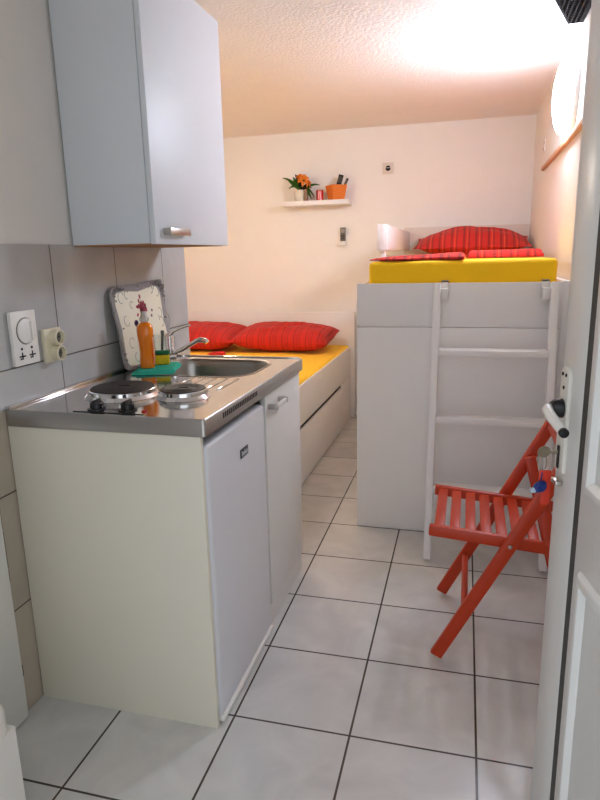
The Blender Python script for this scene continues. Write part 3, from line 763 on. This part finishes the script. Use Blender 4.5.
# warm pendant over the double bed, hidden from the photograph by the wall cupboard
PL = Vector((-.33, 2.15, 1.93))
al = thing('pendant_lamp', 'warm pendant lamp with opaque cup hanging over the double bed', 'lamp', PL)
part('ceiling_rose', MB().lathe([(.045, 0), (.045, .02), (0, .024)], (PL.x, PL.y, H-.0005), (0, 0, -1), 24), M['lampbase'], al)
part('cord', MB().cyl((PL.x, PL.y, PL.z+.1), (PL.x, PL.y, H-.02), .003, 8), M['lampbase'], al)
part('cup', MB().lathe([(.115, .0), (.112, .04), (.09, .078), (.05, .1), (0, .108), (0, .104), (.048, .096), (.086, .074), (.108, .039), (.111, .0), (.115, .0)], PL, n=36, cap=False), M['lampbase'], al)  # unseen opaque cup, added to keep the bulb's light off the ceiling
part('bulb', MB().lathe([(.075*sin(pi*k/14), -.075*cos(pi*k/14)) for k in range(15)], PL+Vector((0, 0, .005)), n=32, cap=False), M['warmglow'], al)

# ------------------------------------------------------------------ folding chair
ch = thing('folding_chair', 'red-orange wooden folding chair with slatted seat behind the open door', 'chair', (1.38, .67, 0))
NY, FY = .47, .878
def up(z): return 1.164+.512*z
for y in (NY, FY):
    part('upright', MB().bar((up(.012), y, .012), (up(.80), y, .80), .042, .021, (0, 1, 0), .006), M['chair'], ch)
for y in (NY+.026, FY-.026):
    part('rear_leg', MB().bar((1.465, y, .600), (1.608, y, .012), .038, .02, (0, 1, 0), .006), M['chair'], ch)
for y in (NY+.026, FY-.026):
    part('seat_rail', MB().bar((1.136, y, .449), (1.555, y, .416), .040, .021, (0, 1, 0), .007), M['chair'], ch)
for i in range(8):
    x = 1.168+.0485*i; z = .447-.08*(x-1.142)+.007
    part('seat_slat', MB().box(x-.0165, x+.0165, NY+.030, FY-.030, z-.0065, z+.0065, .003), M['chair'], ch)
part('stretcher', MB().cyl((up(.18), NY+.01, .18), (up(.18), FY-.01, .18), .011, 14), M['chair'], ch)
part('rear_stretcher', MB().cyl((1.575, NY+.035, .15), (1.575, FY-.035, .15), .011, 14), M['chair'], ch)
for z in (.745,):
    x = up(z)-.006
    part('back_slat', MB().bar((x, NY+.0115, z), (x, FY-.0115, z), .014, .085, (.45, 0, .9), .004), M['chair'], ch)
for y in (NY-.0115, FY-.0115):
    part('bolt', MB().lathe([(.007, 0), (.006, .003), (0, .004)], (up(.43), y, .43), (0, -1, 0), 12), M['satin'], ch)

# ------------------------------------------------------------------ open door (hinge near the camera, free edge towards the chair)
DA = math.atan2(cos(R(11)), -sin(R(11)))
door = thing('door_1', None, None, (1.5490, -1.0109, 0), DA); door['kind'] = 'structure'
def dp(name, mb, m, parent=None, **kw):
    RM_ = RM[door]
    return part(name, mb, m, parent or door, local=True, **kw)
DW = .796
lf = MB(); lf.box(DW-.104, DW, -.040, 0, .008, 2.03, .004); lf.box(0, DW-.124, -.040, 0, .008, 2.03, .003)
dp('leaf', lf, M['doorpaint'])
dp('groove', MB().box(DW-.1245, DW-.1035, -.030, -.0008, .010, 2.028), M['seal'], label='dark vertical groove beside the lock stile')
def mould(z0, z1, x0, x1):
    mb = MB(); r = .0
    pr = [(0, 0), (.003, .005), (.010, .009), (.020, .009), (.028, .003), (.030, 0)]   # (inset, height)
    loops = [[(x0+i, h, z0+i), (x1-i, h, z0+i), (x1-i, h, z1-i), (x0+i, h, z1-i)] for i, h in pr]
    sidewalls(mb, loops); return mb
dp('panel_moulding', mould(.935, 1.88, .09, .648), M['moulding'])
dp('panel_moulding', mould(.13, .803, .09, .642), M['moulding'])
# thin dark strip along the upper part of the free edge
dp('edge_strip', MB().box(DW-.001, DW+.003, -.02, -.004, 1.46, 1.72, .001), M['blackplastic'])
# handle furniture
pl = MB(); pl.prism([(x+DW-.031, y+1.022) for x, y in [(-.020, -.088), (.020, -.088), (.020, .084)]+[(.020*cos(R(a)), .084+.016*sin(R(a))) for a in range(10, 180, 14)]+[(-.020, .084)]], frame((0, 0, 0), (1, 0, 0), (0, 0, 1)) @ Matrix.Scale(-1, 4, (0, 0, 1)), .006, .0015)
hpl = dp('handle_plate', pl, M['plate'], label='long off-white handle plate')
hx, hz = DW-.031, 1.048
dp('rosette', MB().lathe([(.017, .007), (.016, .020), (.012, .026), (0, .026)], (hx, 0, hz), (0, 1, 0), 24), M['blackplastic'], hpl)
lv = MB().tube([(hx, .018, hz), (hx, .026, hz), (hx-.003, .031, hz), (hx-.012, .0355, hz), (hx-.04, .037, hz-.005), (hx-.07, .036, hz-.011), (hx-.092, .035, hz-.016)], [.008, .008, .009, .0092, .009, .0085, .008], 14)
lever = dp('lever', lv, M['whiteplastic'], hpl, label='white door lever with dark tip')
dp('lever_tip', MB().cyl((hx-.0915, .035, hz-.016), (hx-.101, .0345, hz-.018), .008, 14, .002), M['blackplastic'], lever)
for x, z in ((hx+.008, 1.108), (hx-.008, 1.108), (hx, 1.085)): dp('screw', MB().lathe([(.0032, .0058), (.003, .0075), (0, .0076)], (x, 0, z), (0, 1, 0), 10), M['dark'], hpl)
dp('keyhole', MB().box(hx-.005, hx+.005, .0065, .0085, .938, .980, .001), M['dark'], hpl)
dp('latch', MB().box(hx-.014, hx+.014, .0, .013, .908, .917, .002), M['satin'], hpl)
# key in the lock; tag and charm hang from it
def hang(root):
    iv = RM[root].inverted() @ RM[door]
    def f(name, mb, m, **kw):
        bmesh.ops.transform(mb.bm, matrix=iv, verts=mb.bm.verts); return part(name, mb, m, root, local=True, **kw)
    return f
KZ_ = .968
ky = thing('door_key', 'metal key with round head in the lock of the open door', 'key', (RM[door] @ Vector((hx, .012, KZ_))), DA)
kp = hang(ky)
kp('shank', MB().cyl((hx, .0088, KZ_), (hx, .024, KZ_), .003, 12), M['keymetal'])
kp('bow', MB().lathe([(.0105, -.002), (.0115, 0), (.0105, .002), (0, .002)], (hx, .032, KZ_), (1, 0, .25), 24), M['keymetal'])
kp('split_ring', MB().tube([(hx+.004*sin(2*pi*k/24), .034+.008*cos(2*pi*k/24), KZ_-.018+.015*sin(2*pi*k/24)) for k in range(24)], .0009, 6, True), M['keymetal'])
kt = thing('key_tag', 'narrow red plastic tag hanging below the door key', 'tag', (RM[door] @ Vector((hx, .030, .868))), DA)
tq = hang(kt)
tq('tag_body', MB().box(hx-.0025, hx+.0025, .017, .033, .868, .934, .002), M['tag'])
tq('tag_flap', MB().box(hx-.008, hx-.004, .022, .040, .905, .936, .0015), M['tag'])
bc = thing('key_charm', 'dark blue and pale charm hanging beside the red key tag', 'charm', (RM[door] @ Vector((hx, .044, .90))), DA)
cq = hang(bc)
cq('bead', MB().lathe([(0, -.009), (.007, -.007), (.011, 0), (.007, .007), (0, .009)], (hx-.016, .040, .908), (1, .3, 0), 18, sy=1.3), M['bluecharm'])
cq('pale_bead', MB().lathe([(0, -.004), (.005, -.002), (.005, .002), (0, .004)], (hx-.019, .050, .904), (1, .3, 0), 14, sy=1.7), M['whitechip'])
cq('cord', MB().tube([(hx-.016, .039, .918), (hx-.010, .036, .930), (hx-.002, .033, .937)], .0010, 6), M['bluecharm'])

# ------------------------------------------------------------------ light
w = bpy.data.worlds.new('world'); sc.world = w; w.use_nodes = True
bgn = w.node_tree.nodes['Background']; bgn.inputs['Color'].default_value = lin('#e3e9f1')+(1,); bgn.inputs['Strength'].default_value = 1.0
sc.view_settings.view_transform = 'Standard'; sc.view_settings.look = 'None'; sc.view_settings.gamma = 1; sc.view_settings.use_curve_mapping = False
sc.view_settings.exposure = 1.0
sc.cycles.use_denoising = True
sc.cycles.max_bounces = 12; sc.cycles.diffuse_bounces = 9
